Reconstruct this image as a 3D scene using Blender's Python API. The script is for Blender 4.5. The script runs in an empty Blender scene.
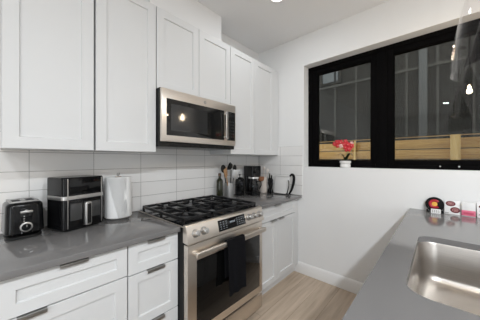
import bpy, bmesh, math, random
from mathutils import Vector, Matrix
random.seed(7)
SC = bpy.context.scene
COL = SC.collection
R = math.radians
PI = math.pi

# ------------------------------------------------------------------ camera
cam_d = bpy.data.cameras.new('camera')
cam = bpy.data.objects.new('camera', cam_d)
COL.objects.link(cam)
cam.location = (1.846, 0, 1.336)
cam.rotation_euler = (R(90), 0, R(42.4))
cam_d.sensor_width = 36
cam_d.lens = 36 * 218.8 / 480
cam_d.shift_y = -0.5 / 480
cam_d.clip_start = 0.02
SC.camera = cam

# ------------------------------------------------------------------ world, fill lights, exposure
SC.view_settings.view_transform = 'Standard'
SC.view_settings.look = 'None'
SC.view_settings.gamma = 1
SC.view_settings.use_curve_mapping = False
SC.view_settings.exposure = 0.0
w = bpy.data.worlds.new('sky')
SC.world = w
w.use_nodes = True
w.node_tree.nodes['Background'].inputs[0].default_value = (.93, .96, 1.0, 1)
w.node_tree.nodes['Background'].inputs[1].default_value = 2.7


def area_light(name, loc, rot, sx, sy, power, col=(1, 1, 1)):
    l = bpy.data.lights.new(name, 'AREA')
    l.shape = 'RECTANGLE'
    l.size = sx
    l.size_y = sy
    l.energy = power
    l.color = col
    o = bpy.data.objects.new(name, l)
    o.location = loc
    o.rotation_euler = rot
    COL.objects.link(o)
    return o


# added fill lights just inside the solid rear and right walls, out of view
area_light('fill_rear', (4.0, -4.46, 1.1), (R(90), 0, 0), 2.0, 2.0, 48, (.86, .945, 1))
area_light('fill_right', (5.16, -0.6, 1.1), (R(90), 0, R(90)), 3.0, 2.0, 4, (.86, .945, 1))


# ------------------------------------------------------------------ materials
def mat(name, col, rough=.5, metal=0, spec=.5, emis=None, estr=0, coat=0, noise=None, bump=None, aniso=0):
    m = bpy.data.materials.new(name)
    m.use_nodes = True
    nt = m.node_tree
    b = nt.nodes['Principled BSDF']
    b.inputs['Base Color'].default_value = (*col, 1)
    b.inputs['Roughness'].default_value = rough
    b.inputs['Metallic'].default_value = metal
    b.inputs['Specular IOR Level'].default_value = spec
    b.inputs['Coat Weight'].default_value = coat
    if aniso:
        b.inputs['Anisotropic'].default_value = aniso
    if emis:
        b.inputs['Emission Color'].default_value = (*emis, 1)
        b.inputs['Emission Strength'].default_value = estr
    if noise or bump:
        tc = nt.nodes.new('ShaderNodeTexCoord')
        mp = nt.nodes.new('ShaderNodeMapping')
        nt.links.new(tc.outputs['Object'], mp.inputs[0])
        n = nt.nodes.new('ShaderNodeTexNoise')
        nt.links.new(mp.outputs[0], n.inputs['Vector'])
        p = noise or bump
        n.inputs['Scale'].default_value = p[0]
        mp.inputs['Scale'].default_value = p[2] if len(p) > 2 else (1, 1, 1)
        if noise:
            rp = nt.nodes.new('ShaderNodeValToRGB')
            a = p[1]
            rp.color_ramp.elements[0].position = .3
            rp.color_ramp.elements[1].position = .7
            rp.color_ramp.elements[0].color = (*[c * (1 - a) for c in col], 1)
            rp.color_ramp.elements[1].color = (*[min(1, c * (1 + a)) for c in col], 1)
            nt.links.new(n.outputs['Fac'], rp.inputs[0])
            nt.links.new(rp.outputs[0], b.inputs['Base Color'])
        if bump:
            bp = nt.nodes.new('ShaderNodeBump')
            bp.inputs['Strength'].default_value = p[1]
            bp.inputs['Distance'].default_value = .002
            nt.links.new(n.outputs['Fac'], bp.inputs['Height'])
            nt.links.new(bp.outputs[0], b.inputs['Normal'])
    return m


def glass_mat(name, tint=(.9, .93, .93), refl=1.0, rough=0.0, ior=1.45):
    """thin clear glass: transparent with a fresnel reflection"""
    m = bpy.data.materials.new(name)
    m.use_nodes = True
    nt = m.node_tree
    nt.nodes.clear()
    out = nt.nodes.new('ShaderNodeOutputMaterial')
    mix = nt.nodes.new('ShaderNodeMixShader')
    tr = nt.nodes.new('ShaderNodeBsdfTransparent')
    gl = nt.nodes.new('ShaderNodeBsdfGlossy')
    fr = nt.nodes.new('ShaderNodeFresnel')
    fr.inputs['IOR'].default_value = ior
    tr.inputs[0].default_value = (*tint, 1)
    gl.inputs[0].default_value = (refl, refl, refl, 1)
    gl.inputs['Roughness'].default_value = rough
    g = nt.nodes.new('ShaderNodeNewGeometry')          # same reflectance from either side of the sheet
    io = nt.nodes.new('ShaderNodeMath')
    io.operation = 'MULTIPLY_ADD'
    io.inputs[1].default_value = 1 / ior - ior
    io.inputs[2].default_value = ior
    nt.links.new(g.outputs['Backfacing'], io.inputs[0])
    nt.links.new(io.outputs[0], fr.inputs['IOR'])
    nt.links.new(fr.outputs[0], mix.inputs[0])
    nt.links.new(tr.outputs[0], mix.inputs[1])
    nt.links.new(gl.outputs[0], mix.inputs[2])
    nt.links.new(mix.outputs[0], out.inputs[0])
    return m


def position_vec(nt, order, scale=(1, 1, 1), shift=(0, 0, 0)):
    g = nt.nodes.new('ShaderNodeNewGeometry')
    s = nt.nodes.new('ShaderNodeSeparateXYZ')
    c = nt.nodes.new('ShaderNodeCombineXYZ')
    nt.links.new(g.outputs['Position'], s.inputs[0])
    for i, k in enumerate(order):
        if k is None:
            continue
        a = nt.nodes.new('ShaderNodeMath')
        a.operation = 'MULTIPLY_ADD'
        a.inputs[1].default_value = scale[i]
        a.inputs[2].default_value = shift[i]
        nt.links.new(s.outputs[k], a.inputs[0])
        nt.links.new(a.outputs[0], c.inputs[i])
    return c.outputs[0]


def tile_mat(name, order, shift):
    m = bpy.data.materials.new(name)
    m.use_nodes = True
    nt = m.node_tree
    b = nt.nodes['Principled BSDF']
    b.inputs['Roughness'].default_value = .12
    b.inputs['Specular IOR Level'].default_value = .5
    br = nt.nodes.new('ShaderNodeTexBrick')
    br.offset = 0
    br.inputs['Scale'].default_value = 1
    br.inputs['Brick Width'].default_value = .3355
    br.inputs['Row Height'].default_value = .1165
    br.inputs['Mortar Size'].default_value = .0016
    br.inputs['Mortar Smooth'].default_value = .1
    br.inputs['Color1'].default_value = (.80, .79, .78, 1)
    br.inputs['Color2'].default_value = (.83, .82, .81, 1)
    br.inputs['Mortar'].default_value = (.34, .335, .325, 1)
    v = position_vec(nt, order, shift=shift)
    nt.links.new(v, br.inputs['Vector'])
    nt.links.new(br.outputs['Color'], b.inputs['Base Color'])
    # glazed surface is very slightly wavy, the joints sit deeper
    n = nt.nodes.new('ShaderNodeTexNoise')
    n.inputs['Scale'].default_value = 9
    nt.links.new(v, n.inputs['Vector'])
    ad = nt.nodes.new('ShaderNodeMath')
    ad.operation = 'MULTIPLY_ADD'
    ad.inputs[1].default_value = -1.0
    nt.links.new(br.outputs['Fac'], ad.inputs[0])
    nt.links.new(n.outputs['Fac'], ad.inputs[2])
    bp = nt.nodes.new('ShaderNodeBump')
    bp.inputs['Strength'].default_value = .35
    bp.inputs['Distance'].default_value = .002
    nt.links.new(ad.outputs[0], bp.inputs['Height'])
    nt.links.new(bp.outputs[0], b.inputs['Normal'])
    return m


def floor_mat():
    m = bpy.data.materials.new('oak_planks')
    m.use_nodes = True
    nt = m.node_tree
    b = nt.nodes['Principled BSDF']
    b.inputs['Roughness'].default_value = .42
    br = nt.nodes.new('ShaderNodeTexBrick')
    br.offset = .37
    br.inputs['Scale'].default_value = 1
    br.inputs['Brick Width'].default_value = 1.5
    br.inputs['Row Height'].default_value = .18
    br.inputs['Mortar Size'].default_value = .0012
    br.inputs['Color1'].default_value = (.56, .45, .35, 1)
    br.inputs['Color2'].default_value = (.50, .40, .305, 1)
    br.inputs['Mortar'].default_value = (.25, .18, .12, 1)
    v = position_vec(nt, (1, 0, None))
    nt.links.new(v, br.inputs['Vector'])
    n = nt.nodes.new('ShaderNodeTexNoise')
    n.inputs['Scale'].default_value = 1
    n.inputs['Detail'].default_value = 6
    v2 = position_vec(nt, (1, 0, None), scale=(2.2, 26, 1))
    nt.links.new(v2, n.inputs['Vector'])
    rp = nt.nodes.new('ShaderNodeValToRGB')
    rp.color_ramp.elements[0].position = .3
    rp.color_ramp.elements[1].position = .75
    rp.color_ramp.elements[0].color = (.72, .70, .68, 1)
    rp.color_ramp.elements[1].color = (1.1, 1.1, 1.1, 1)
    nt.links.new(n.outputs['Fac'], rp.inputs[0])
    mx = nt.nodes.new('ShaderNodeMix')
    mx.data_type = 'RGBA'
    mx.blend_type = 'MULTIPLY'
    mx.inputs[0].default_value = 1
    nt.links.new(br.outputs['Color'], mx.inputs[6])
    nt.links.new(rp.outputs[0], mx.inputs[7])
    nt.links.new(mx.outputs[2], b.inputs['Base Color'])
    return m


def wood_mat(name, c1, c2, axis_scale, rough=.7):
    m = bpy.data.materials.new(name)
    m.use_nodes = True
    nt = m.node_tree
    b = nt.nodes['Principled BSDF']
    b.inputs['Roughness'].default_value = rough
    n = nt.nodes.new('ShaderNodeTexNoise')
    n.inputs['Scale'].default_value = 1
    n.inputs['Detail'].default_value = 5
    v = position_vec(nt, (0, 1, 2), scale=axis_scale)
    nt.links.new(v, n.inputs['Vector'])
    rp = nt.nodes.new('ShaderNodeValToRGB')
    rp.color_ramp.elements[0].position = .3
    rp.color_ramp.elements[1].position = .72
    rp.color_ramp.elements[0].color = (*c1, 1)
    rp.color_ramp.elements[1].color = (*c2, 1)
    nt.links.new(n.outputs['Fac'], rp.inputs[0])
    nt.links.new(rp.outputs[0], b.inputs['Base Color'])
    return m


M = {}
M['wall'] = mat('white_wall_paint', (.82, .82, .82), .7)
M['ceil'] = mat('ceiling_paint', (.88, .88, .885), .8)
M['trimw'] = mat('white_trim_paint', (.82, .815, .81), .4)
M['cab'] = mat('white_cabinet_lacquer', (.69, .695, .70), .5, spec=.3)
M['cabin'] = mat('cabinet_inside', (.30, .30, .30), .7)
M['quartz'] = mat('grey_quartz', (.180, .175, .174), .10, spec=.5, noise=(500, .07))
M['pull'] = mat('brushed_nickel_pull', (.45, .44, .43), .3, 1)
M['steel'] = mat('stainless_steel', (.72, .66, .595), .34, 1, aniso=.5, noise=(6, .05, (1, 1, 70)))
M['steel2'] = mat('sink_steel', (.88, .83, .78), .31, 1, noise=(6, .06, (1, 1, 60)))
M['chrome'] = mat('chrome', (.75, .74, .73), .15, 1)
M['keys'] = mat('keypad_print', (.10, .10, .10), .4)
M['fwin'] = mat('fryer_window', (.05, .05, .05), .2)
M['silver'] = mat('satin_silver', (.50, .49, .48), .33, .9)
M['blackgl'] = mat('black_glass', (.006, .006, .0065), .05, spec=.3)
M['ovengl'] = mat('oven_glass', (.004, .004, .004), .05, spec=.36)
M['mwgl'] = mat('microwave_glass', (.012, .012, .012), .06, spec=.42)
M['mesh'] = mat('microwave_mesh', (.03, .03, .03), .07)
M['black'] = mat('black_plastic', (.006, .006, .0065), .16, spec=.22)
M['blackm'] = mat('black_matte', (.008, .008, .008), .55, spec=.3)
M['enamel'] = mat('black_enamel', (.010, .010, .011), .15)
M['iron'] = mat('cast_iron', (.008, .008, .009), .4, spec=.35, bump=(300, .25))
M['burner'] = mat('burner_alloy', (.10, .10, .10), .4, .6)
M['greyp'] = mat('grey_panel', (.36, .355, .35), .35, .3)
M['win'] = mat('black_window_frame', (.004, .0038, .004), .7, spec=.02)
M['glass'] = glass_mat('window_glass', (.83, .86, .85), 1.0)
M['shade'] = glass_mat('clear_shade_glass', (.975, .97, .968), 1.0, ior=1.12)
M['jar'] = glass_mat('carafe_glass', (.55, .56, .58), 1.0)
M['paper'] = mat('white_paper', (.90, .90, .895), .9)
M['card'] = mat('cardboard', (.45, .33, .22), .8)
M['towel'] = mat('charcoal_cloth', (.007, .007, .0085), .95, spec=.1, bump=(260, .5))
M['olive'] = mat('olive_bottle', (.020, .022, .010), .1)
M['cork'] = mat('brown_stopper', (.10, .055, .03), .6)
M['woods'] = wood_mat('wooden_utensil', (.36, .19, .09), (.52, .31, .16), (20, 20, 90))
M['woodb'] = wood_mat('brown_wood', (.25, .10, .045), (.36, .16, .075), (30, 30, 30), .5)
M['ceramic'] = mat('white_ceramic', (.80, .79, .78), .2)
M['cream'] = mat('cream_ceramic', (.74, .67, .62), .35)
M['steelc'] = mat('crock_steel', (.55, .55, .55), .35, .8)
M['red'] = mat('red_petal', (.58, .014, .028), .45)
M['pinkp'] = mat('pale_petal', (.80, .45, .42), .5)
M['leaf'] = mat('dark_leaf', (.015, .03, .012), .4)
M['stem'] = mat('green_stem', (.10, .16, .05), .5)
M['fence'] = wood_mat('cedar_board', (.36, .185, .05), (.56, .34, .11), (3, 3, 55))
M['fencep'] = wood_mat('cedar_post', (.48, .30, .10), (.66, .45, .18), (40, 40, 3))
M['siding'] = mat('dark_siding', (.012, .011, .0088), .7, spec=.1)
M['batten'] = mat('siding_batten', (.05, .047, .041), .7, spec=.1)
M['pipe'] = mat('grey_downspout', (.045, .044, .041), .5)
M['bwin'] = mat('upper_window_glass', (.05, .055, .055), .15)
M['ground'] = mat('gravel', (.25, .23, .21), .9, noise=(60, .3))
M['bulb'] = mat('bulb_glow', (1, .9, .75), .3, emis=(1, .80, .55), estr=170)
M['lens'] = mat('downlight_lens', (1, 1, 1), .3, emis=(1, .93, .85), estr=5)
M['brass'] = mat('bronze_socket', (.10, .07, .045), .35, 1)
M['cred'] = mat('emblem_red', (.42, .012, .03), .4)
M['cgold'] = mat('emblem_gold', (.80, .45, .06), .4)
M['maroon'] = mat('maroon_print', (.13, .012, .02), .5)
M['pink'] = mat('pink_print', (.72, .17, .27), .5)
M['pinkd'] = mat('deep_pink_print', (.50, .05, .11), .5)
M['white'] = mat('white_print', (.80, .80, .80), .5)
M['clear'] = glass_mat('acrylic', (.93, .93, .94), 1.0, ior=1.3)
M['dispt'] = mat('display_text', (.22, .24, .26), .5, emis=(.6, .75, .9), estr=.12)
M['grout'] = mat('tile_edge', (.62, .61, .60), .3)


# ------------------------------------------------------------------ mesh builder
class MB:
    def __init__(s):
        s.bm = bmesh.new()

    def _merge(s, t, mtx=None):
        if mtx is not None:
            bmesh.ops.transform(t, matrix=mtx, verts=t.verts)
        me = bpy.data.meshes.new('t')
        t.to_mesh(me)
        t.free()
        s.bm.from_mesh(me)
        bpy.data.meshes.remove(me)

    def box(s, x0, x1, y0, y1, z0, z1, bev=0, seg=2, mtx=None, taper=None):
        t = bmesh.new()
        bmesh.ops.create_cube(t, size=1)
        for v in t.verts:
            k = 1
            if taper and v.co.z > 0:
                k = taper
            v.co = Vector(((x0 + x1) / 2 + v.co.x * (x1 - x0) * k, (y0 + y1) / 2 + v.co.y * (y1 - y0) * k,
                           (z0 + z1) / 2 + v.co.z * (z1 - z0)))
        if bev:
            bmesh.ops.bevel(t, geom=t.edges[:], offset=bev, segments=seg, profile=.5, affect='EDGES')
        s._merge(t, mtx)
        return s

    def vbox(s, x0, x1, y0, y1, z0, z1, r, seg=5, bev=.004, taper=None, mtx=None):
        """box with its upright edges rounded by r, other edges by bev"""
        t = bmesh.new()
        pts = []
        for cx, cy, a0 in ((x1 - r, y1 - r, 0), (x0 + r, y1 - r, 90), (x0 + r, y0 + r, 180), (x1 - r, y0 + r, 270)):
            for i in range(seg + 1):
                a = R(a0 + 90 * i / seg)
                pts.append((cx + r * math.cos(a), cy + r * math.sin(a)))
        mx, my = (x0 + x1) / 2, (y0 + y1) / 2

        def ring(z, ins, k=1):
            out = []
            for px, py in pts:
                dx, dy = px - mx, py - my
                hx, hy = (x1 - x0) / 2, (y1 - y0) / 2
                out.append(t.verts.new((mx + dx * k * (hx - ins) / hx, my + dy * k * (hy - ins) / hy, z)))
            return out
        tk = taper or 1
        rings = [ring(z0, bev), ring(z0 + bev, 0)]
        n = 4
        rings += [ring(z1 - bev, 0, tk)]
        for i in range(1, n + 1):
            a = PI / 2 * i / n
            rings.append(ring(z1 - bev + bev * math.sin(a), bev * (1 - math.cos(a)), tk))
        N = len(pts)
        for a, b in zip(rings, rings[1:]):
            for i in range(N):
                t.faces.new((a[i], a[(i + 1) % N], b[(i + 1) % N], b[i]))
        t.faces.new(rings[0][::-1])
        t.faces.new(rings[-1])
        s._merge(t, mtx)
        return s

    def cyl(s, p0, p1, r0, r1=None, seg=20, bev=0):
        r1 = r0 if r1 is None else r1
        p0, p1 = Vector(p0), Vector(p1)
        d = p1 - p0
        q = d.to_track_quat('Z', 'Y').to_matrix().to_4x4()
        L = d.length
        if bev:
            prof = [(0, 0), (r0 - bev, 0), (r0, bev), (r1, L - bev), (r1 - bev, L), (0, L)]
        else:
            prof = [(0, 0), (r0, 0), (r1, L), (0, L)]
        return s.lathe(prof, seg, Matrix.Translation(p0) @ q)

    def lathe(s, prof, seg=24, mtx=None, close=False):
        t = bmesh.new()
        rings = []
        for r, z in prof:
            if r <= 1e-6:
                rings.append([t.verts.new((0, 0, z))])
            else:
                rings.append([t.verts.new((r * math.cos(2 * PI * i / seg), r * math.sin(2 * PI * i / seg), z)) for i in range(seg)])
        pairs = list(zip(rings, rings[1:]))
        if close:
            pairs.append((rings[-1], rings[0]))
        for a, b in pairs:
            if len(a) == 1 and len(b) == 1:
                continue
            for i in range(seg):
                j = (i + 1) % seg
                if len(a) == 1:
                    t.faces.new((a[0], b[j], b[i]))
                elif len(b) == 1:
                    t.faces.new((a[i], a[j], b[0]))
                else:
                    t.faces.new((a[i], a[j], b[j], b[i]))
        bmesh.ops.recalc_face_normals(t, faces=t.faces)
        s._merge(t, mtx)
        return s

    def tube(s, pts, r, seg=10, closed=False, mtx=None, flat=1.0):
        pts = [Vector(p) for p in pts]
        n = len(pts)
        rs = r if isinstance(r, (list, tuple)) else [r] * n
        t = bmesh.new()
        rings = []
        up = None
        for i, p in enumerate(pts):
            a = pts[(i - 1) % n] if (closed or i > 0) else p
            b = pts[(i + 1) % n] if (closed or i < n - 1) else p
            d = (b - a).normalized()
            if up is None:
                up = Vector((0, 0, 1)) if abs(d.z) < .9 else Vector((1, 0, 0))
            u = (up - d * up.dot(d)).normalized()
            v = d.cross(u)
            up = u
            rings.append([t.verts.new(p + (u * math.cos(2 * PI * k / seg) * flat + v * math.sin(2 * PI * k / seg)) * rs[i]) for k in range(seg)])
        m = n if closed else n - 1
        for i in range(m):
            a, b = rings[i], rings[(i + 1) % n]
            for k in range(seg):
                t.faces.new((a[k], a[(k + 1) % seg], b[(k + 1) % seg], b[k]))
        if not closed:
            t.faces.new(rings[0][::-1])
            t.faces.new(rings[-1])
        bmesh.ops.recalc_face_normals(t, faces=t.faces)
        s._merge(t, mtx)
        return s

    def prism(s, poly, axis, a, b, bev=0, mtx=None):
        """poly in the two other axes, in order (y,z) / (x,z) / (x,y); extruded from a to b along axis"""
        t = bmesh.new()

        def P(p, h):
            return {0: (h, p[0], p[1]), 1: (p[0], h, p[1]), 2: (p[0], p[1], h)}[axis]
        A = [t.verts.new(P(p, a)) for p in poly]
        B = [t.verts.new(P(p, b)) for p in poly]
        n = len(poly)
        for i in range(n):
            t.faces.new((A[i], A[(i + 1) % n], B[(i + 1) % n], B[i]))
        t.faces.new(A[::-1])
        t.faces.new(B)
        bmesh.ops.recalc_face_normals(t, faces=t.faces)
        if bev:
            bmesh.ops.bevel(t, geom=t.edges[:], offset=bev, segments=2, profile=.5, affect='EDGES')
        s._merge(t, mtx)
        return s

    def sphere(s, c, r, sx=1, sy=1, sz=1, seg=16, mtx=None):
        t = bmesh.new()
        bmesh.ops.create_uvsphere(t, u_segments=seg, v_segments=max(6, seg // 2), radius=r)
        for v in t.verts:
            v.co = Vector((v.co.x * sx + c[0], v.co.y * sy + c[1], v.co.z * sz + c[2]))
        s._merge(t, mtx)
        return s

    def build(s, name, m, parent=None, local=False, base=None, ang=35):
        off = Vector((0, 0, 0))
        if parent is not None and not local:
            p = parent
            while p is not None:
                off += p.location
                p = p.parent
        if base is not None:
            off = Vector(base)
        bmesh.ops.transform(s.bm, matrix=Matrix.Translation(-off), verts=s.bm.verts)
        bmesh.ops.recalc_face_normals(s.bm, faces=s.bm.faces)
        me = bpy.data.meshes.new(name)
        s.bm.to_mesh(me)
        s.bm.free()
        for p in me.polygons:
            p.use_smooth = True
        me.set_sharp_from_angle(angle=R(ang))
        me.materials.append(m)
        o = bpy.data.objects.new(name, me)
        COL.objects.link(o)
        if parent is not None:
            o.parent = parent
        elif base is not None:
            o.location = base
        return o


def tag(o, label=None, cat=None, group=None, kind=None):
    if label:
        o['label'] = label
    if cat:
        o['category'] = cat
    if group:
        o['group'] = group
    if kind:
        o['kind'] = kind
    return o


def thing(name, label, cat, loc, rz=0, group=None):
    o = bpy.data.objects.new(name, None)
    o.empty_display_size = .05
    COL.objects.link(o)
    o.location = loc
    o.rotation_euler = (0, 0, rz)
    return tag(o, label, cat, group)


def struct(mb, name, m, parent=None):
    o = mb.build(name, m, parent)
    if parent is None:
        o['kind'] = 'structure'
    return o


def copy_tree(o, parent=None):
    c = o.copy()
    COL.objects.link(c)
    if parent is not None:
        c.parent = parent
    for ch in list(o.children):
        copy_tree(ch, c)
    return c


# ================================================================== THE ROOM
XR, YF, YB, ZC = 5.2, -4.5, 2.397, 2.79          # right wall, rear wall, window wall, ceiling
WX0, WX1, WZ0, WZ1 = .671, 2.40, 1.25, 2.435     # window opening
struct(MB().box(-.2, XR + .2, YF - .2, YB + .2, -.12, 0), 'floor', floor_mat())
struct(MB().box(-.2, XR + .2, YF - .2, YB + .2, ZC, ZC + .15), 'ceiling', M['ceil'])
struct(MB().box(-.2, 0, YF - .2, YB + .2, 0, ZC), 'wall_left', M['wall'])
b = MB()
b.box(0, WX0, YB, YB + .2, 0, ZC)
b.box(WX1, XR, YB, YB + .2, 0, ZC)
b.box(WX0, WX1, YB, YB + .2, 0, WZ0)
b.box(WX0, WX1, YB, YB + .2, WZ1, ZC)
struct(b, 'wall_back', M['wall'])
struct(MB().box(XR, XR + .2, YF - .2, YB + .2, 0, ZC), 'wall_right', M['wall'])
struct(MB().box(0, XR, YF - .2, YF, 0, ZC), 'wall_rear', M['wall'])
# boxed duct chase above the microwave cabinet
struct(MB().box(0, .20, .775, 1.522, 2.455, ZC), 'wall_chase', M['wall'])
# glazed tile splashbacks
struct(MB().box(0, .008, -.03, YB, .914, 1.50), 'trim_1', tile_mat('splash_tile_left', (1, 2, None), (-.1175 + .3355, -.914 + .1165, 0)))
struct(MB().box(.008, .652, YB - .008, YB, .914, 1.4965), 'trim_2', tile_mat('splash_tile_back', (0, 2, None), (-.02 + .3355, -.914 + .1165, 0)))
# baseboards
b = MB().prism([(YB, 0), (YB - .017, 0), (YB - .017, .095), (YB - .013, .103), (YB - .010, .118), (YB - .004, .124), (YB, .124)], 0, .556, 1.70)
struct(b, 'baseboard_back', M['trimw'])

# ---- window
b = MB()
FY0, FY1 = 2.511, 2.585
b.box(WX0, .722, FY0, FY1, WZ0, WZ1, .002).box(2.348, WX1, FY0, FY1, WZ0, WZ1, .002)
b.box(.722, 2.348, FY0, FY1, WZ1 - .042, WZ1, .002).box(.722, 2.348, FY0, FY1, WZ0, WZ0 + .036, .002)
b.box(1.386, 1.468, FY0 - .002, FY1, WZ0 + .036, WZ1 - .042, .002)
win = struct(b, 'window_1', M['win'])


def sash(x0, x1, gx0, gx1):
    s = MB()
    y0, y1 = FY0 + .006, FY1 - .01
    z0, z1, g0, g1 = WZ0 + .036, WZ1 - .042, 1.325, 2.345
    s.box(x0, gx0, y0, y1, z0, z1, .002).box(gx1, x1, y0, y1, z0, z1, .002)
    s.box(gx0, gx1, y0, y1, z0, g0, .002).box(gx0, gx1, y0, y1, g1, z1, .002)
    # glazing bead
    s.box(gx0, gx0 + .008, y0 + .012, y1, g0, g1).box(gx1 - .008, gx1, y0 + .012, y1, g0, g1)
    s.box(gx0 + .008, gx1 - .008, y0 + .012, y1, g0, g0 + .008).box(gx0 + .008, gx1 - .008, y0 + .012, y1, g1 - .008, g1)
    so = s.build('sash', M['win'], win)
    MB().box(gx0 + .002, gx1 - .002, FY0 + .038, FY0 + .042, g0 + .002, g1 - .002).build('glass_pane', M['glass'], so)


sash(.722, 1.386, .774, 1.335)
sash(1.468, 2.348, 1.518, 2.298)
for cx in (1.427, 1.905):       # folded crank handles
    h = MB()
    h.box(cx - .06, cx + .06, FY0 - .016, FY0, 1.262, 1.274, .003)
    h.box(cx - .063, cx - .05, FY0 - .02, FY0, 1.258, 1.296, .003).box(cx + .05, cx + .063, FY0 - .02, FY0, 1.258, 1.296, .003)
    ho = h.build('window_handle', M['win'], win)
    if cx > 1.6:
        for e in (cx - .0565, cx + .0565):
            MB().cyl((e, FY0 - .021, 1.278), (e, FY0 - .018, 1.278), .006, seg=12).build('handle_cap', M['pull'], ho)


# ================================================================== OUTSIDE
struct(MB().box(-8, 12, YB + .2, 14, -.25, -.1), 'ground', M['ground'])
fn = thing('fence', 'horizontal cedar board fence outside the kitchen window', 'fence', (1.5, 4.0, -.1))
f = MB()
for k in range(12):
    z0 = -.06 + .143 * k - .025
    f.box(-3, 7, 4.0, 4.022, z0, z0 + .131, .002)
f.box(-3, 7, 3.985, 4.04, 1.652, 1.66)
f.build('board_panel', M['fence'], fn)
for x, wd in ((-1.6, .09), (-.4, .09), (.80, .032), (1.995, .095), (3.2, .09), (4.4, .09)):
    MB().box(x - wd / 2, x + wd / 2, 3.955 if wd > .06 else 3.975, 4.0, -.1, 1.66 if wd > .06 else 1.645, .003).build('post', M['fencep'], fn)
bd = thing('building', 'dark grey board and batten house wall behind the wooden fence', 'building', (1, 6, -.1))
MB().box(-7, 10, 6.0, 6.3, -.1, 7.5).build('wall', M['siding'], bd)
f = MB()
x = -6.77
while x < 9.8:
    f.box(x - .02, x + .02, 5.98, 6.0, -.1, 3.25).box(x - .02, x + .02, 5.98, 6.0, 3.31, 7.5)
    x += .505
f.build('batten', M['batten'], bd)
MB().box(-7, 10, 5.965, 6.0, 3.25, 3.31, .004).build('band', M['batten'], bd)
f = MB().box(-.62, -.54, 5.95, 6.0, 3.33, 4.1).box(-.12, -.04, 5.95, 6.0, 3.33, 4.1).box(-.54, -.12, 5.95, 6.0, 3.33, 3.40).box(-.54, -.12, 5.95, 6.0, 4.02, 4.1)
wf = f.build('window', M['siding'], bd)
MB().box(-.54, -.12, 5.98, 5.99, 3.40, 4.02).build('pane', M['bwin'], wf)
MB().box(1.52, 1.545, 5.93, 6.0, -.1, 7.5, .004).box(1.63, 1.655, 5.93, 6.0, -.1, 7.5, .004).box(1.545, 1.63, 5.94, 6.0, -.1, 7.5).build('downspout', M['pipe'], bd)


# ================================================================== CABINETS
def shaker(mb, x, y0, y1, z0, z1, t=.02, st=.057, rec=.009, ch=.004):
    """a shaker front: face at x, panel recessed; lies in the yz plane"""
    bm = mb.bm

    def rect(xx, i):
        return [bm.verts.new((xx, y0 + i, z0 + i)), bm.verts.new((xx, y1 - i, z0 + i)), bm.verts.new((xx, y1 - i, z1 - i)), bm.verts.new((xx, y0 + i, z1 - i))]
    e = .0012
    rs = [rect(x - t, 0), rect(x - e, 0), rect(x, e), rect(x, st), rect(x - rec, st + ch)]
    for a, b2 in zip(rs, rs[1:]):
        for i in range(4):
            bm.faces.new((a[i], a[(i + 1) % 4], b2[(i + 1) % 4], b2[i]))
    bm.faces.new(rs[0][::-1])
    bm.faces.new(rs[-1])
    return mb


def edge_pull(parent, x, yc, ztop, L=.105):
    h = MB()
    h.box(x - .015, x + .016, yc - L / 2, yc + L / 2, ztop, ztop + .0025, .0008)
    h.box(x + .0135, x + .016, yc - L / 2, yc + L / 2, ztop - .012, ztop + .0025, .0008)
    return h.build('handle', M['pull'], parent)


def upper(y0, y1, doors, z0, z1, label, xf=.33):
    c = thing('upper_cabinet', label, 'cabinet', (0, (y0 + y1) / 2, z0), group='white upper cabinets along the tiled wall')
    MB().box(.0085 if z0 < 1.5 else .001, xf - .021, y0 + .0008, y1 - .0008, z0, z1 - .001).build('body', M['cab'], c)
    for a, b2 in doors:
        shaker(MB(), xf, a + .002, b2 - .002, z0 - .002, z1).build('door', M['cab'], c)
    return c


UZ0, UZ1 = 1.392, 2.45
upper(0, .379, [(.003, .376)], UZ0, UZ1, 'tall white upper cabinet above the black toaster, leftmost in the row')
upper(.383, .7605, [(.383, .7605)], UZ0, UZ1, 'tall white upper cabinet just left of the microwave')
upper(.7635, 1.5225, [(.7635, 1.143), (1.143, 1.5225)], 1.857, UZ1, 'short two-door white upper cabinet over the microwave')
cu = upper(1.5245, 2.286, [(1.5245, 1.905), (1.905, 2.286)], UZ0, UZ1, 'tall two-door white upper cabinet right of the microwave, in the corner')
MB().box(.0085, .322, 2.287, YB - .009, UZ0, UZ1).build('filler', M['cab'], cu)


def base_unit(y0, y1, label, group='white base cabinets under the grey counter'):
    c = thing('base_cabinet', label, 'cabinet', (.3, (y0 + y1) / 2, 0), group=group)
    b = MB().box(.001, .5985, y0 + .0008, y1 - .0008, .102, .8835)
    b.box(.001, .555, y0 + .0008, y1 - .0008, 0, .102)
    b.build('body', M['cab'], c)
    return c


XD = .62
c = base_unit(-.012, .4565, 'white base cabinet with one drawer over one door below the toaster')
d = shaker(MB(), XD, -.010, .4545, .718, .874, st=.050).build('drawer', M['cab'], c)
edge_pull(d, XD, .226, .874)
d = shaker(MB(), XD, -.010, .4545, .106, .712).build('door', M['cab'], c)
edge_pull(d, XD, .088, .712, .09)
c = base_unit(.4585, .7605, 'narrow white base cabinet with three drawers left of the range')
for z0, z1 in ((.712, .874), (.413, .706), (.106, .407)):
    d = shaker(MB(), XD, .4605, .7585, z0, z1, st=.050).build('drawer', M['cab'], c)
    edge_pull(d, XD, .612, z1)
c = base_unit(1.5265, 2.286, 'white base cabinet with one wide drawer over two doors right of the range')
d = shaker(MB(), XD, 1.5285, 2.284, .735, .874, st=.045).build('drawer', M['cab'], c)
edge_pull(d, XD, 1.905, .874, .12)
for a, b2, h in ((1.5285, 1.9035, 1.835), (1.9065, 2.284, 1.975)):
    d = shaker(MB(), XD, a, b2, .106, .729).build('door', M['cab'], c)
    edge_pull(d, XD, h, .729, .10)
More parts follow.
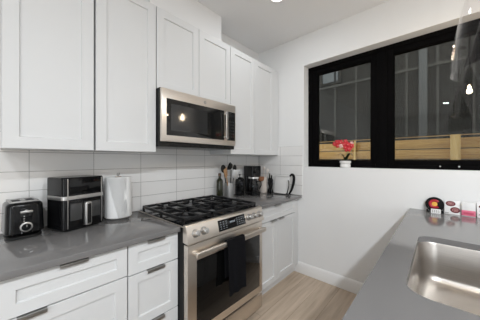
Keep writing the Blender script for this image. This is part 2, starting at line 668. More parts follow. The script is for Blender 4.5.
MB().box(.30, .60, 2.287, YB - .001, .102, .8835).box(.30, .555, 2.287, YB - .001, 0, .102).build('filler', M['cab'], c)

# worktops
b = MB().box(.0085, .648, -.03, .7605, .884, .914, .002)
tag(b.build('worktop', M['quartz'], base=(.3, .37, .884)), 'grey quartz worktop left of the range under toaster, fryer and towels', 'worktop')
b = MB().box(.0085, .648, 1.5265, YB - .0085, .884, .914, .002)
tag(b.build('worktop', M['quartz'], base=(.3, 1.96, .884)), 'short grey quartz worktop in the corner right of the range', 'worktop')


def rrect(x0, x1, y0, y1, r, seg=8):
    pts = []
    for cx, cy, a0 in ((x1 - r, y1 - r, 0), (x0 + r, y1 - r, 90), (x0 + r, y0 + r, 180), (x1 - r, y0 + r, 270)):
        for i in range(seg + 1):
            a = R(a0 + 90 * i / seg)
            pts.append((cx + r * math.cos(a), cy + r * math.sin(a)))
    return pts


# peninsula with sink cut-out
SX0, SX1, SY0, SY1, SR = 1.760, 2.185, .872, 1.592, .075
PX0, PX1, PY0, PY1 = 1.655, 2.56, -.35, YB - .0005
bm = bmesh.new()
hole = rrect(SX0, SX1, SY0, SY1, SR)
out = [(PX1, PY1), (PX0, PY1), (PX0, PY0), (PX1, PY0)]
for z in (.884, .914):
    ov = [bm.verts.new((*p, z)) for p in out]
    hv = [bm.verts.new((*p, z)) for p in hole]
    n = len(hv)
    q = n // 4
    for k in range(4):
        seg = hv[k * q:(k + 1) * q]
        for i in range(len(seg) - 1):
            bm.faces.new((ov[k], seg[i], seg[i + 1]))
        nx = hv[((k + 1) * q) % n]
        bm.faces.new((ov[k], seg[-1], nx, ov[(k + 1) % 4]))
    if z < .9:
        lo, lh = ov, hv
    else:
        for i in range(4):
            bm.faces.new((lo[i], lo[(i + 1) % 4], ov[(i + 1) % 4], ov[i]))
        for i in range(n):
            bm.faces.new((lh[i], lh[(i + 1) % n], hv[(i + 1) % n], hv[i]))
pm = MB()
pm.bm = bm
tag(pm.build('worktop', M['quartz'], base=(2.1, .7, .884), ang=30), 'long grey quartz peninsula worktop with the sink cut into it', 'worktop')
pc = thing('peninsula_cabinet', 'white base cabinet under the peninsula worktop', 'cabinet', (2.0, .7, 0))
b = MB().box(1.70, 1.74, PY0 + .02, YB - .002, .10, .883).box(2.23, 2.30, PY0 + .02, YB - .002, .10, .883)
b.box(1.74, 2.23, PY0 + .02, YB - .002, .10, .14).box(1.74, 2.23, PY0 + .02, PY0 + .06, .14, .883)
b.box(1.76, 2.24, PY0 + .03, YB - .002, 0, .10)
b.build('body', M['cab'], pc)
for k in range(5):
    y0 = PY0 + .03 + k * .535
    f = MB()
    shaker(f, 0, -(y0 + .531), -y0, .106, .874)
    bmesh.ops.transform(f.bm, matrix=Matrix.Translation((1.68, 0, 0)) @ Matrix.Rotation(PI, 4, 'Z'), verts=f.bm.verts)
    f.build('door', M['cab'], pc)

# sink bowl
bm = bmesh.new()
rings = []
zs = [(.8838, -.03, .09), (.8838, .004, SR), (.880, .006, SR), (.72, .014, SR - .005)]
for i in range(1, 7):
    a = PI / 2 * i / 6
    zs.append((.72 - .045 * math.sin(a), .014 + .045 * (1 - math.cos(a)), SR + .0))
for z, ins, r in zs:
    rings.append([bm.verts.new((*p, z)) for p in rrect(SX0 - .004 + ins, SX1 + .004 - ins, SY0 - .004 + ins, SY1 + .004 - ins, r)])
n = len(rings[0])
for a, b2 in zip(rings, rings[1:]):
    for i in range(n):
        bm.faces.new((a[i], a[(i + 1) % n], b2[(i + 1) % n], b2[i]))
cv = bm.verts.new(((SX0 + SX1) / 2, (SY0 + SY1) / 2, .670))
for i in range(n):
    bm.faces.new((rings[-1][i], rings[-1][(i + 1) % n], cv))
ret = bmesh.ops.solidify(bm, geom=bm.faces[:], thickness=-.0015)
sk = thing('sink', 'single-bowl stainless steel sink set under the peninsula worktop', 'sink', ((SX0 + SX1) / 2, (SY0 + SY1) / 2, .67))
pm = MB()
pm.bm = bm
pm.build('bowl', M['steel2'], sk, ang=50)
MB().lathe([(0, .6745), (.028, .6745), (.032, .672), (.046, .674), (.05, .6725), (.05, .671), (0, .671)], 24, Matrix.Translation(((SX0 + SX1) / 2, (SY0 + SY1) / 2, 0))).build('drain', M['chrome'], sk)

# ================================================================== RANGE
RY0, RY1 = .7635, 1.5225
rg = thing('gas_range', 'stainless steel slide-in gas range with black cooktop and oven', 'range', (.35, 1.143, 0))
b = MB().box(.03, .655, RY0, RY1, .07, .902, .003).box(.06, .63, RY0 + .03, RY1 - .03, 0, .07)
b.build('body', M['blackm'], rg)
b = MB().box(.022, .662, RY0 - .006, RY1 + .006, .9145, .924, .003)
b.box(.03, .655, RY0, RY1, .902, .9145)
b.build('cooktop', M['enamel'], rg)
for y in (RY0 - .010, RY1 + .004):
    tag(MB().box(.02, .664, y, y + .006, .9145, .9225, .002).build('side_trim', M['steel'], rg), 'thin steel edge trim')
for bx, by, r in ((.19, .90, .040), (.49, .90, .052), (.34, 1.143, .06), (.19, 1.386, .040), (.49, 1.386, .052)):
    m4 = Matrix.Translation((bx, by, .924))
    bo = MB().lathe([(0, 0), (r + .012, 0), (r + .010, .006), (r, .010), (r, .016), (0, .016)], 28, m4).build('burner', M['burner'], rg)
    MB().lathe([(0, .016), (r * .92, .016), (r * .95, .020), (r * .85, .026), (0, .027)], 28, m4).build('burner_cap', M['iron'], bo)
for gy0, gy1 in ((.775, 1.012), (1.018, 1.268), (1.274, 1.511)):
    g = MB()
    gx0, gx1, z0, z1 = .05, .635, .942, .962
    bw = .013
    cy = (gy0 + gy1) / 2
    for yy in (gy0, gy1 - bw):
        g.box(gx0, gx1, yy, yy + bw, z0, z1, .003)
    for xx in (gx0, gx1 - bw, (gx0 + gx1) / 2 - bw / 2):
        g.box(xx, xx + bw, gy0, gy1, z0, z1, .003)
    for cx in (.195, .49):
        for a in range(4):
            dx, dy = ((1, 0), (0, 1), (-1, 0), (0, -1))[a]
            L0, L1 = .028, (.140 if dx else (gy1 - gy0) / 2)
            pxs = sorted((cx + dx * L0, cx + dx * L1)) if dx else (cx - bw / 2, cx + bw / 2)
            pys = sorted((cy + dy * L0, cy + dy * L1)) if dy else (cy - bw / 2, cy + bw / 2)
            g.box(pxs[0], pxs[1], pys[0], pys[1], z0 + .002, z1 + .003, .003)
    for xx in (gx0, (gx0 + gx1) / 2 - bw / 2, gx1 - bw):
        for yy in (gy0, gy1 - bw):
            g.box(xx, xx + bw, yy, yy + bw, .923, z0 + .004)
    g.build('grate', M['iron'], rg)
# slanted control panel
pt, pb = Vector((.690, 0, .922)), Vector((.716, 0, .820))
sl = (pb - pt).normalized()
nrm = Vector((-sl.z, 0, sl.x)) if -sl.z > 0 else Vector((sl.z, 0, -sl.x))
b = MB().prism([(.6555, .820), (.713, .815), (.716, .820), (.690, .922), (.684, .930), (.664, .932), (.6555, .924)], 1, RY0 - .004, RY1 + .004, .0015)
cp = b.build('control_panel', M['steel'], rg)
ctr = (pt + pb) / 2


def on_panel(y, up=0, outw=0):
    p = ctr - sl * up + nrm * outw
    return Vector((p.x, y, p.z))


for ky in (.820, .887, 1.337, 1.403, 1.469):
    k0 = on_panel(ky, .004)
    b = MB().cyl(k0, k0 + nrm * .008, .027, .026, 24, .002)
    b.cyl(k0 + nrm * .008, k0 + nrm * .036, .0215, .019, 24, .003)
    side = Vector((0, 1, 0))
    b.box(-.0035, .0035, -.018, .018, .034, .041, .001, mtx=Matrix.Translation(k0) @ nrm.to_track_quat('Z', 'Y').to_matrix().to_4x4())
    b.build('knob', M['silver'], rg)
q = Matrix((( -sl.x, 0, nrm.x), (0, 1, 0), (-sl.z, 0, nrm.z))).to_4x4()   # local x = up the slope, y, z = outward
mp = Matrix.Translation(ctr) @ q
b = MB().box(-.036, .040, 1.012, 1.290, -.004, .0015, .001, mtx=mp)
dp = b.build('display', M['blackgl'], rg)
b = MB()
for i in range(4):
    b.box(.004, .016, 1.125 + i * .014, 1.134 + i * .014, .0015, .002, mtx=mp)
b.build('clock_digits', M['dispt'], dp)
b, b_r = MB(), MB()
for r_ in (-.022, -.008, .008, .022):
    for y in (1.035, 1.062, 1.089, 1.200, 1.225, 1.250, 1.272):
        (b if y < 1.1 else b_r).box(r_, r_ + .003, y - .006, y + .006, .0015, .0019, mtx=mp)
b.build('key_legends', M['dispt'], dp)
b_r.build('key_legends', M['dispt'], dp)
# oven door
b = MB().box(.6555, .700, RY0 + .002, RY1 - .002, .205, .806, .004)
od = b.build('oven_door', M['steel'], rg)
gl = MB().box(.699, .7025, .832, 1.482, .262, .700, .0012).build('door_glass', M['ovengl'], od)
b = MB().box(.744, .764, .790, 1.496, .738, .774, .008, 4)
for y in (.80, 1.462):
    b.box(.6985, .748, y, y + .024, .744, .768, .004)
b.build('handle', M['steel'], od)
# drawer
b = MB().box(.6555, .700, RY0 + .002, RY1 - .002, .070, .192, .004)
b.build('drawer', M['steel'], rg)
rg.location = (.365, 1.1455, 0)
# towel over the oven handle
tw = MB()
bm = tw.bm
prof = [(.7365, .52)] + [(.7365, .60), (.7365, .70), (.737, .765), (.741, .7825), (.754, .7845), (.767, .7825), (.7715, .765), (.772, .70), (.7725, .62), (.773, .54), (.774, .47), (.775, .41)]
NY = 22
rows = []
for (px, pz) in prof:
    row = []
    for j in range(NY):
        u = j / (NY - 1)
        k = max(0, min(1, (.77 - pz) / .35))
        frontside = px > .755
        y = 1.035 + u * .178 + (.006 * math.sin(u * 9) * k)
        wob = (.004 + .008 * k) * (1 + math.sin(u * 13 + 1.0)) * .5 * (1 if frontside else 0)
        row.append(bm.verts.new((px + (wob if pz < .76 else 0), y - .012 * k * (u - .5), pz)))
    rows.append(row)
for a, b2 in zip(rows, rows[1:]):
    for j in range(NY - 1):
        bm.faces.new((a[j], a[j + 1], b2[j + 1], b2[j]))
bmesh.ops.recalc_face_normals(bm, faces=bm.faces)
ext = bmesh.ops.solidify(bm, geom=bm.faces[:], thickness=.004)
dt = tag(tw.build('dish_towel', M['towel'], base=(.77, 1.12, .41), ang=60), 'charcoal dish towel hanging over the oven door handle', 'towel')
dt.location = (.785, 1.1225, .408)

# ================================================================== MICROWAVE
mw = thing('microwave', 'stainless steel over-the-range microwave under the short upper cabinet', 'microwave', (.2, 1.143, 1.43))
MY0, MY1, MZ0, MZ1 = .765, 1.5215, 1.465, 1.848
b = MB().box(.009, .374, MY0, MY1, 1.432, 1.853, .002)
b.build('body', M['black'], mw)
b = MB().box(.374, .400, MY0, MY1, MZ0, MZ1, .004)
fr = b.build('door', M['steel'], mw)
b = MB().box(.399, .4025, .803, 1.368, 1.512, 1.778, .001)
dg = b.build('door_window', M['mwgl'], fr)
MB().box(.4025, .4029, .838, 1.175, 1.548, 1.742).build('mesh_screen', M['mesh'], dg)
b = MB().box(.399, .4025, 1.412, 1.512, 1.512, 1.778, .001)
cp2 = b.build('control_panel', M['mwgl'], mw)
b = MB()
b.box(.4025, .4029, 1.428, 1.498, 1.735, 1.758).build('clock', M['mesh'], cp2)
b = MB()
for i in range(6):
    b = MB()
    for j in range(3):
        b.box(.4025, .4028, 1.432 + j * .024, 1.444 + j * .024, 1.545 + i * .028, 1.549 + i * .028)
    b.build('key_row', M['keys'], cp2)
b = MB().box(.416, .426, 1.374, 1.402, 1.520, 1.772, .004, 3).box(.3995, .418, 1.380, 1.396, 1.530, 1.548, .002).box(.3995, .418, 1.380, 1.396, 1.744, 1.762, .002)
b.build('handle', M['silver'], fr)
b = MB().cyl((.3995, 1.151, 1.812), (.4015, 1.151, 1.812), .014, seg=24)
lg = b.build('logo', M['silver'], fr)
b = MB().tube([(.4018, 1.151 + .0115 * math.cos(a), 1.812 + .0115 * math.sin(a)) for a in [2 * PI * i / 20 for i in range(20)]], .0009, 6, closed=True)
b.tube([(.4018, 1.151 + .004 * math.cos(a) - .003, 1.812 + .005 * math.sin(a)) for a in [.6 + 4.6 * i / 10 for i in range(11)]], .0009, 6)
b.tube([(.4018, 1.151 + .003 * math.cos(a) + .005, 1.812 + .0045 * math.sin(a)) for a in [.8 + 4.6 * i / 10 for i in range(11)]], .0009, 6)
tag(b.build('logo_script', M['greyp'], lg), 'round monogram mark')
b = MB()
for i in range(7):
    b.box(.376, .386, .84 + i * .092, .92 + i * .092, 1.438, 1.458, .002)
b.box(.372, .378, MY0, MY1, 1.434, 1.464)
b.build('vent_grille', M['blackm'], mw)

# ================================================================== LEFT COUNTER
Zc = .9145
# --- toaster (front faces the camera side)
ts = thing('toaster', 'black two-slot toaster with silver dial at the left end of the counter', 'toaster', (.122, .084, Zc), R(5))
b = MB().vbox(-.088, .100, -.078, .078, .012, .192, .036, 6, .022, .94)
b.build('body', M['black'], ts, True)
MB().vbox(-.080, .092, -.071, .071, 0, .014, .04, 6, .003).build('base', M['blackm'], ts, True)
b = MB()
tz0, tz1 = .190, .1975
b.box(-.070, .070, -.058, -.045, tz0, tz1, .003).box(-.070, .070, -.010, .010, tz0, tz1, .003).box(-.070, .070, .045, .058, tz0, tz1, .003)
b.box(.052, .075, -.058, .058, tz0, tz1, .003).box(-.076, -.056, -.058, .058, tz0, tz1, .003)
b.build('top_plate', M['greyp'], ts, True)
for y in (-.0275, .0275):
    MB().box(-.056, .052, y - .018, y + .018, .1905, .1932).build('slot', M['blackm'], ts, True)
MB().box(.092, .1005, -.022, .022, .03, .162, .002).build('front_panel', M['blackgl'], ts, True)
b = MB().box(.098, .122, -.024, .024, .140, .152, .004).box(.094, .102, -.006, .006, .138, .154)
b.build('lever', M['silver'], ts, True)
b = MB().lathe([(.019, 0), (.0255, 0), (.0255, .006), (.019, .008)], 28, Matrix.Translation((.1005, 0, .064)) @ Matrix.Rotation(PI / 2, 4, 'Y'), True)
dl = b.build('dial_ring', M['silver'], ts, True)
b = MB().lathe([(0, 0), (.0175, 0), (.0155, .016), (0, .017)], 24, Matrix.Translation((.1005, 0, .064)) @ Matrix.Rotation(PI / 2, 4, 'Y'))
b.build('dial', M['black'], dl, True)
MB().box(.117, .1185, -.002, .002, .066, .078).build('dial_mark', M['silver'], dl, True)
b = MB()
for z in (.095, .108, .121):
    b.cyl((.1, -.008, z), (.1025, -.008, z), .0035, seg=10)
b.build('button', M['silver'], ts, True)

# --- air fryer
af = thing('air_fryer', 'black air fryer with silver band and upright handle beside the paper towels', 'air fryer', (.142, .326, Zc), R(19))
b = MB().vbox(-.090, .090, -.121, .121, .006, .315, .024, 6, .008)
b.build('body', M['black'], af, True)
b = MB().vbox(-.0915, .0915, -.1225, .1225, .183, .207, .025, 6, .002)
b.build('band', M['silver'], af, True)
MB().box(.0892, .0918, -.092, .096, .214, .306, .001).build('touch_panel', M['blackgl'], af, True)
for y in (-.098, .100):
    MB().box(.0880, .0925, y - .0028, y + .0028, .018, .308, .001).build('side_trim', M['silver'], af, True)
dr = MB().box(.087, .0928, -.094, .096, .022, .178, .002).build('drawer_front', M['black'], af, True)
for y0, y1 in ((-.086, -.022), (.030, .090)):
    MB().box(.0925, .0937, y0, y1, .060, .160, .001).build('window', M['fwin'], dr, True)
MB().box(.091, .121, -.016, .024, .020, .164, .010, 4).build('handle', M['silver'], dr, True)
MB().box(.1205, .1222, -.007, .015, .032, .152, .0008).build('handle_inlay', M['blackm'], dr, True)
MB().box(-.075, .075, -.10, .10, 0, .008, .002).build('base', M['blackm'], af, True)

# --- paper towels on a holder
pt_ = thing('paper_towel_roll', 'roll of white paper towels on an upright holder beside the fryer', 'paper towels', (.113, .580, Zc))
b = MB().lathe([(.021, .012), (.0885, .012), (.090, .016), (.088, .150), (.084, .292), (.082, .295), (.021, .295)], 40, None, True)
roll = b.build('roll', M['paper'], pt_, True)
b = MB().lathe([(.0175, .010), (.021, .010), (.021, .297), (.0175, .297)], 24, None, True)
b.build('core', M['card'], roll, True)
# loose end of the sheet, wrapped with a diagonal edge
b = MB()
bm = b.bm
N1, N2 = 14, 8
rows = []
for i in range(N1):
    row = []
    for j in range(N2):
        z = .014 + (.278) * j / (N2 - 1)
        a0, a1 = R(20), R(-62 + 44 * (1 - j / (N2 - 1)))
        a = a0 + (a1 - a0) * i / (N1 - 1)
        rr = .0912 - .007 * (z / .295) + .004 * (i / (N1 - 1)) ** 2
        row.append(bm.verts.new((rr * math.cos(a), rr * math.sin(a), z)))
    rows.append(row)
for a, b2 in zip(rows, rows[1:]):
    for j in range(N2 - 1):
        bm.faces.new((a[j], a[j + 1], b2[j + 1], b2[j]))
bmesh.ops.solidify(bm, geom=bm.faces[:], thickness=.0008)
b.build('loose_sheet', M['paper'], roll, True)
b = MB().lathe([(0, 0), (.075, 0), (.076, .004), (.072, .010), (.006, .012), (.006, .305), (.010, .308), (.012, .315), (.009, .322), (0, .324)], 28)
b.build('holder', M['silver'], pt_, True)

# ================================================================== RIGHT COUNTER
# --- oil bottle
bt = thing('bottle', 'dark olive glass bottle beside the cooktop', 'bottle', (.098, 1.590, Zc))
b = MB().lathe([(0, 0), (.032, 0), (.035, .004), (.035, .185), (.033, .199), (.022, .213), (.0145, .222), (.0135, .245), (0, .245)], 24)
b.build('body', M['olive'], bt, True)
MB().lathe([(0, .245), (.0155, .245), (.0155, .270), (.012, .274), (0, .274)], 20).build('stopper', M['cork'], bt, True)

# --- utensil crock
uc = tag(MB().lathe([(0, 0), (.049, 0), (.050, .003), (.050, .165), (.0475, .166), (.0475, .006), (0, .006)], 28).build('utensil_crock', M['steelc'], local=True),
         'grey steel utensil crock behind the olive bottle', 'crock')
uc.location = (.130, 1.700, Zc)


def utensil(name, base, tip, head, m, label, hm=None):
    """a long-handled utensil: head is (kind, size)"""
    o = thing(name, label, 'utensil', base, group='cooking utensils standing in crocks')
    d = Vector(tip) - Vector(base)
    L = d.length
    q = Matrix.LocRotScale(None, d.to_track_quat('Z', 'X'), None)
    h = MB().tube([q @ Vector((0, 0, 0)), q @ Vector((0, 0, L * .5)), q @ Vector((0, 0, L * .78))], [.005, .006, .005], 8)
    h.build('handle', hm or m, o, True)
    k, sz = head
    hd = MB()
    if k == 'spoon':
        hd.sphere((0, 0, 0), 1, sz, .009, sz * 1.35, 14, q @ Matrix.Translation((0, 0, L * .78 + sz * 1.2)))
    elif k == 'ladle':
        hd.lathe([(0, -sz), (sz * .7, -sz * .7), (sz, 0), (sz * .93, 0), (sz * .65, -sz * .62), (0, -sz * .9)], 18, q @ Matrix.Translation((sz * .6, 0, L * .78 + sz)) @ Matrix.Rotation(R(70), 4, 'Y'))
    else:
        hd.box(-sz, sz, -.003, .003, 0, sz * 2.6, .003, mtx=q @ Matrix.Translation((0, 0, L * .76)))
    hd.build('head', m, o, True)
    return o


utensil('wooden_spatula', (.135, 1.705, .924), (.175, 1.600, 1.225), ('flat', .036), M['woods'], 'wooden spatula leaning left out of the grey steel crock')
utensil('cooking_spoon', (.120, 1.700, .924), (.105, 1.630, 1.270), ('spoon', .034), M['blackm'], 'black cooking spoon leaning back left in the grey steel crock')
utensil('ladle', (.130, 1.722, .924), (.135, 1.730, 1.300), ('ladle', .046), M['blackm'], 'black ladle standing highest in the grey steel crock')
utensil('turner', (.140, 1.715, .924), (.178, 1.752, 1.190), ('flat', .037), M['greyp'], 'grey slotted turner at the front of the grey steel crock')
utensil('cooking_spoon', (.128, 1.738, .924), (.125, 1.800, 1.275), ('spoon', .032), M['blackm'], 'black cooking spoon leaning right out of the grey steel crock')

# --- french press
fp = thing('french_press', 'glass french press in a black frame left of the coffee maker', 'french press', (.125, 1.880, Zc))
MB().lathe([(0, .014), (.042, .014), (.044, .018), (.044, .185), (.042, .185), (.042, .02), (0, .02)], 24).build('beaker', M['jar'], fp, True)
b = MB().lathe([(0, 0), (.048, 0), (.048, .010), (.040, .014), (0, .014)], 24)
for i in range(4):
    a = R(45 + 90 * i)
    b.box(-.003, .003, -.004, .004, .006, .19, .001, mtx=Matrix.Translation((.047 * math.cos(a), .047 * math.sin(a), 0)))
b.lathe([(.0455, .055), (.049, .055), (.049, .062), (.0455, .062)], 24, None, True)
b.lathe([(.0455, .165), (.049, .165), (.049, .180), (.0455, .180)], 24, None, True)
b.build('frame', M['blackm'], fp, True)
b = MB().lathe([(0, .186), (.047, .186), (.047, .198), (.030, .212), (.004, .216), (.004, .235), (.011, .238), (.011, .250), (0, .254)], 24)
b.build('lid', M['black'], fp, True)
MB().lathe([(0, .0205), (.0415, .0205), (.0415, .12), (0, .12)], 20).build('coffee', M['blackm'], fp, True)
b = MB().tube([(.046, -.01, .172), (.085, -.02, .165), (.088, -.021, .12), (.085, -.02, .07), (.046, -.01, .06)], .007, 8)
b.build('handle', M['blackm'], fp, True)

# --- coffee maker
cm = thing('coffee_maker', 'black drip coffee maker with chrome collar in the middle of the corner counter', 'coffee maker', (.155, 2.075, Zc), R(-18))
b = MB().vbox(-.10, .10, -.068, .068, 0, .035, .03, 5, .006)
b.vbox(-.10, -.035, -.068, .068, .03, .25, .02, 5, .004)
b.build('body', M['black'], cm, True)
MB().vbox(-.10, .095, -.070, .070, .215, .345, .022, 5, .008).build('brew_head', M['black'], cm, True)
MB().vbox(-.030, .085, -.050, .050, .190, .215, .02, 5, .003).build('collar', M['chrome'], cm, True)
b = MB().lathe([(0, .036), (.050, .036), (.056, .05), (.056, .12), (.042, .165), (.040, .185), (.037, .185), (.039, .163), (.053, .118), (.053, .05), (0, .04)], 24, Matrix.Translation((.03, 0, 0)))
cf = b.build('carafe', M['jar'], cm, True)
b = MB().lathe([(0, .042), (.051, .042), (.0515, .105), (0, .105)], 20, Matrix.Translation((.03, 0, 0)))
b.build('coffee', M['blackm'], cf, True)
b = MB().tube([(.07, .025, .16), (.105, .05, .16), (.112, .055, .12), (.09, .042, .07)], .007, 8)
b.build('handle', M['blackm'], cf, True)
MB().box(.094, .0965, -.05, .05, .26, .315, .001).build('front_panel', M['blackgl'], cm, True)

# --- cream canister with pale utensils
cc = tag(MB().lathe([(0, 0), (.049, 0), (.051, .004), (.050, .195), (.047, .197), (.047, .008), (0, .008)], 28).build('canister', M['cream'], local=True),
         'cream ceramic canister of pale utensils in the corner by the coffee maker', 'canister')
cc.location = (.160, 2.290, Zc)
utensil('whisk', (.150, 2.285, .9235), (.135, 2.235, 1.265), ('spoon', .022), M['cream'], 'pale spoon leaning left out of the cream canister')
utensil('spoon', (.165, 2.290, .9235), (.175, 2.290, 1.275), ('spoon', .020), M['cream'], 'pale spoon standing upright in the middle of the cream canister')
utensil('spatula', (.170, 2.300, .9235), (.215, 2.325, 1.255), ('flat', .016), M['cream'], 'pale spatula leaning right out of the cream canister')
sc_ = thing('wooden_scoop', 'brown wooden scoop hooked over the left rim of the cream canister', 'scoop', (.175, 2.222, 1.070))
MB().lathe([(0, 0), (.024, .003), (.038, .022), (.042, .058), (.039, .058), (.034, .024), (.020, .008), (0, .006)], 20, Matrix.Translation((.035, -.045, -.005))).build('bowl', M['woodb'], sc_, True)
MB().tube([(.020, -.020, .035), (.006, .008, .036), (.002, .02, .038), (.0, .035, .030)], .006, 8).build('handle', M['woodb'], sc_, True)

# --- two black mills
for i, (x, y, h, lb) in enumerate(((.222, 2.345, .245, 'black turned mill next to the cream canister'), (.294, 2.283, .230, 'shorter black turned mill at the left edge of the white tray'))):
    ml = thing('pepper_mill', lb, 'mill', (x, y, Zc), group='black mills by the white tray')
    MB().lathe([(0, 0), (.024, 0), (.025, .006), (.024, .03), (.015, .05), (.012, .075), (.017, .098), (.021, .115), (.017, .135), (0, .137)], 20).build('base', M['black'], ml, True)
    MB().lathe([(0, .137), (.018, .138), (.022, .155), (.020, .172), (.011, .185), (.007, .19), (.010, .200), (.006, h), (0, h)], 20).build('head', M['black'], ml, True)

# --- white tray with black curved ends, leaning on the tile
tr = thing('serving_tray', 'white serving tray with black curved handle leaning on the window-wall tile', 'tray', (.402, 2.332, Zc))
lean = Matrix.Rotation(R(-10), 4, 'X')
b = MB().box(-.105, .105, 0, .010, .004, .225, .003, mtx=lean)
b.box(-.105, .105, -.012, .004, .004, .014, .003, mtx=lean).box(-.105, .105, -.012, .004, .213, .225, .003, mtx=lean)
b.build('panel', M['ceramic'], tr, True)
def smooth(pts, n=6):
    out = []
    P = [Vector(p) for p in pts]
    for i in range(len(P) - 1):
        a, b_, c_, d_ = P[max(0, i - 1)], P[i], P[i + 1], P[min(len(P) - 1, i + 2)]
        for k in range(n):
            u = k / n
            out.append(.5 * ((2 * b_) + (c_ - a) * u + (2 * a - 5 * b_ + 4 * c_ - d_) * u * u + (3 * b_ - a - 3 * c_ + d_) * u ** 3))
    return out + [P[-1]]


arc = smooth([(.104, -.006, .222), (.135, -.014, .243), (.165, -.022, .215), (.172, -.030, .14), (.158, -.036, .06), (.128, -.030, .012)])
n_ = len(arc)
b = MB().tube(arc, [.010 + .006 * math.sin(PI * i / (n_ - 1)) for i in range(n_)], 10, mtx=lean)
b.tube(smooth([(.098, -.03, .165), (.112, -.035, .15), (.118, -.04, .09), (.108, -.04, .03), (.100, -.034, .008)]), .006, 8, mtx=lean)
b.box(.09, .140, -.045, .004, .002, .012, .003, mtx=lean)
b.build('handle', M['black'], tr, True)

# ================================================================== WINDOW SILL
orc = thing('potted_orchid', 'red orchid in a white pot on the window sill', 'plant', (1.110, 2.453, WZ0))
b = MB().lathe([(0, 0), (.044, 0), (.050, .006), (.052, .026), (.047, .036), (.047, .042), (.054, .050), (.055, .068), (.052, .072), (.049, .072), (.048, .060), (0, .060)], 28)
b.build('pot', M['ceramic'], orc, True)
MB().lathe([(0, .055), (.048, .058), (0, .064)], 16).build('soil', M['blackm'], orc, True)


def leaf(mb, ang, L, wd, rise, droop):
    bm = mb.bm
    prev = None
    for i in range(9):
        t = i / 8
        r = L * t
        z = .062 + rise * math.sin(t * PI * .75) - droop * t * t
        ww = wd * math.sin(PI * min(1, .12 + t * .88)) ** .7
        c = Vector((r * math.cos(ang), r * math.sin(ang), z))
        s_ = Vector((-math.sin(ang), math.cos(ang), 0)) * ww
        cur = [bm.verts.new(c - s_ + Vector((0, 0, .004))), bm.verts.new(c), bm.verts.new(c + s_ + Vector((0, 0, .004)))]
        if prev:
            bm.faces.new((prev[0], prev[1], cur[1], cur[0]))
            bm.faces.new((prev[1], prev[2], cur[2], cur[1]))
        prev = cur


for ang, L, wd, rise, dr_ in ((R(190), .070, .028, .085, .0), (R(-15), .080, .026, .085, .0), (R(-80), .05, .013, .05, .0), (R(215), .04, .012, .07, 0)):
    b = MB()
    leaf(b, ang, L, wd, rise, dr_)
    bmesh.ops.solidify(b.bm, geom=b.bm.faces[:], thickness=.002)
    b.build('leaf', M['leaf'], orc, True, ang=60)
b = MB().tube([(0, 0, .06), (.012, -.002, .12), (.02, -.005, .18), (.012, -.008, .225), (-.02, -.012, .255), (-.07, -.018, .265), (-.11, -.022, .255)], .0022, 6)
b.tube([(.004, .002, .06), (.018, 0, .12), (.03, -.006, .17), (.05, -.01, .20), (.075, -.012, .215)], .002, 6)
b.build('stem', M['stem'], orc, True)


def flower(cx, cy, cz, sz, tilt, m):
    mb = MB()
    for k in range(5):
        a = 2 * PI * k / 5 + tilt
        q = Matrix.Translation((cx, cy, cz)) @ Matrix.Rotation(a, 4, 'Y') @ Matrix.Translation((sz * .52, 0, 0)) @ Matrix.Rotation(.35, 4, 'Z')
        mb.sphere((0, 0, 0), 1, sz * .52, sz * .10, sz * (.40 if k % 2 else .30), 10, q)
    o = mb.build('flower', m, orc, True)
    MB().sphere((cx, cy - sz * .2, cz), sz * .15, 1, 1.4, .9, 8).build('flower_lip', M['pinkp'], o, True)


for (cx, cy, cz, sz, pale) in ((-.10, -.03, .252, .026, 0), (-.072, -.034, .270, .028, 0), (-.068, -.03, .232, .026, 0), (-.035, -.036, .268, .030, 0),
                               (-.030, -.036, .232, .028, 1), (.0, -.036, .245, .030, 0), (.012, -.036, .212, .030, 0), (.038, -.038, .238, .032, 0),
                               (.045, -.036, .195, .030, 0), (.072, -.036, .225, .028, 0), (.070, -.034, .255, .020, 1), (.012, -.034, .275, .024, 0), (.02, -.032, .185, .022, 0)):
    flower(cx, cy, cz, sz, random.uniform(0, 1.2), M['pinkp' if pale else 'red'])

# ================================================================== CARDS ON THE PENINSULA
ds = thing('round_plaque', 'round black plaque with a red and gold emblem leaning on the wall', 'plaque', (1.815, 2.355, Zc))
lean = Matrix.Rotation(R(-12), 4, 'X')
dm = Matrix.Translation((0, 0, .060)) 
b = MB().lathe([(0, 0), (.055, 0), (.058, .003), (.058, .008), (.054, .011), (0, .011)], 40, lean @ dm @ Matrix.Rotation(PI / 2, 4, 'X'))
b.build('disc', M['black'], ds, True)
b = MB()
pts = [(.027 * math.cos(a), -.0122, .062 + .027 * math.sin(a)) for a in [R(40) + R(280) * i / 24 for i in range(25)]]
b.tube(pts, .0105, 8, mtx=lean, flat=1.0)
for v in b.bm.verts:
    pass
em = b.build('emblem_ring', M['cred'], ds, True)
b = MB().cyl(lean @ Vector((0, -.008, .062)), lean @ Vector((0, -.0165, .062)), .0175, seg=24, bev=.002)
b.build('emblem_centre', M['cgold'], em, True)
b = MB().box(-.050, -.032, -.034, .020, 0, .010, .002).box(.034, .052, -.034, .020, 0, .010, .002)
b.box(-.050, -.034, -.034, -.024, 0, .022, .002).box(.036, .052, -.034, -.024, 0, .022, .002)
b.build('stand', M['black'], ds, True)

wc = thing('white_card', 'small white card with grey bars in front of the round plaque', 'card', (1.822, 2.295, Zc))
MB().box(-.028, .030, 0, .003, 0, .034, .001, mtx=lean).build('sheet', M['white'], wc, True)
b = MB()
for i in range(4):
    b.box(-.020 + i * .012, -.014 + i * .012, -.0006, 0, .006, .028, mtx=lean)
b.build('print', M['greyp'], wc, True)

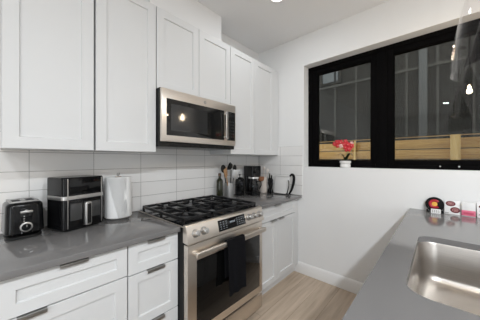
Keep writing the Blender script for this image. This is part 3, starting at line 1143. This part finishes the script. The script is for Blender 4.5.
cl = thing('picture_card', 'white card with two dark red round motifs right of the plaque', 'card', (1.917, 2.345, Zc), R(-3))
MB().box(-.045, .045, 0, .004, 0, .105, .001, mtx=lean).build('sheet', M['white'], cl, True)
for cx, cz, rx, rz in ((-.010, .080, .028, .020), (.016, .034, .028, .022)):
    b = MB()
    b.sphere((cx, -.0005, cz), 1, rx, .0012, rz, 24, lean)
    mo = b.build('motif', M['maroon'], cl, True)
    b = MB().tube([(cx + rx * .55 * math.cos(a), -.0017, cz + rz * .5 * math.sin(a)) for a in [2 * PI * i / 16 for i in range(16)]], .0011, 6, closed=True, mtx=lean)
    b.box(cx - .008, cx + .008, -.0022, -.0015, cz - .002, cz + .002, mtx=lean)
    b.build('motif_line', M['pinkp'], mo, True)
b = MB().box(-.043, -.02, -.0008, 0, .004, .012, mtx=lean)
b.build('print', M['greyp'], cl, True)

pk = thing('pink_box', 'pink and white card box between the two picture cards', 'box', (2.003, 2.335, Zc), R(-3))
MB().box(-.036, .036, -.006, .030, 0, .102, .002).build('box_body', M['white'], pk, True)
b = MB().box(-.0362, .0362, -.0072, .028, .004, .044, .001)
pb_ = b.build('pink_band', M['pink'], pk, True)
b = MB()
x = -.026
for wd in (.006, .004, .007, .005, .006, .004, .006):
    b.box(x, x + wd, -.0078, -.007, .016, .030)
    x += wd + .0022
b.build('print', M['pinkd'], pb_, True)

wr = thing('picture_card', 'white card with a red motif at the right edge of the photo', 'card', (2.087, 2.342, Zc))
MB().box(-.040, .040, 0, .004, 0, .112, .001, mtx=lean).build('sheet', M['white'], wr, True)
b = MB().sphere((-.005, -.0005, .078), 1, .026, .0012, .015, 20, lean)
b.build('motif', M['maroon'], wr, True)
b = MB().box(-.030, .03, -.0008, 0, .045, .049, mtx=lean).box(-.030, .02, -.0008, 0, .012, .028, mtx=lean)
b.build('print', M['greyp'], wr, True)


# ================================================================== LIGHTS
def pendant(x, y, label):
    p = thing('pendant_light', label, 'pendant light', (x, y, ZC), group='clear glass pendants over the peninsula')
    MB().lathe([(0, -.0005), (.06, -.0005), (.06, -.018), (.02, -.026), (0, -.026)], 28).build('canopy', M['brass'], p, True)
    MB().cyl((0, 0, -.025), (0, 0, -.56), .006, seg=12).build('rod', M['brass'], p, True)
    MB().lathe([(0, -.56), (.016, -.56), (.026, -.575), (.026, -.64), (.018, -.685), (.018, -.72), (0, -.72)], 24).build('socket', M['brass'], p, True)
    outer = [(.026, -.590), (.032, -.605), (.045, -.66), (.065, -.73), (.090, -.81), (.112, -.885), (.132, -.96), (.147, -1.04), (.155, -1.11), (.158, -1.17)]
    inner = [(r - .0025, z) for r, z in reversed(outer)]
    MB().lathe(outer + inner, 48, None, True).build('glass_shade', M['shade'], p, True)
    MB().lathe([(0, -.718), (.010, -.722), (.011, -.75), (.017, -.770), (.020, -.785), (.017, -.800), (.010, -.808), (0, -.810)], 20).build('bulb', M['bulb'], p, True)
    return p


pendant(2.06, 2.0, 'clear glass pendant hanging at the window end of the peninsula')
pendant(2.03, 1.05, 'clear glass pendant hanging over the sink, nearer the camera')


def can(x, y, label, power=3):
    c = thing('recessed_downlight', label, 'downlight', (x, y, ZC), group='recessed ceiling downlights')
    MB().lathe([(.058, -.0005), (.082, -.0005), (.080, -.006), (.062, -.008), (.058, -.004)], 32, None, True).build('trim_ring', M['trimw'], c, True)
    MB().lathe([(0, -.003), (.0575, -.003), (.0575, -.0008), (0, -.0008)], 32).build('lens', M['lens'], c, True)
    l = bpy.data.lights.new('downlight_lamp', 'AREA')
    l.shape = 'DISK'
    l.size = .115 if power < 10 else .2
    l.energy = power
    l.color = (.90, .955, 1)
    o = bpy.data.objects.new('downlight_lamp', l)
    COL.objects.link(o)
    o.parent = c
    o.location = (0, 0, -.010)


can(.777, 1.665, 'white recessed downlight in the ceiling in front of the corner cabinets')
can(1.96, -2.57, 'white recessed downlight far behind the camera, mirrored in the window')
for y, t in ((.5, 'nearest the window wall'), (-.7, 'in the middle of its row'), (-1.9, 'farthest from the window wall')):  # added row, out of view, to brighten the cabinets, aisle and peninsula
    can(2.95, y, 'added out-of-view fill downlight on the far side of the peninsula, ' + t, 39)
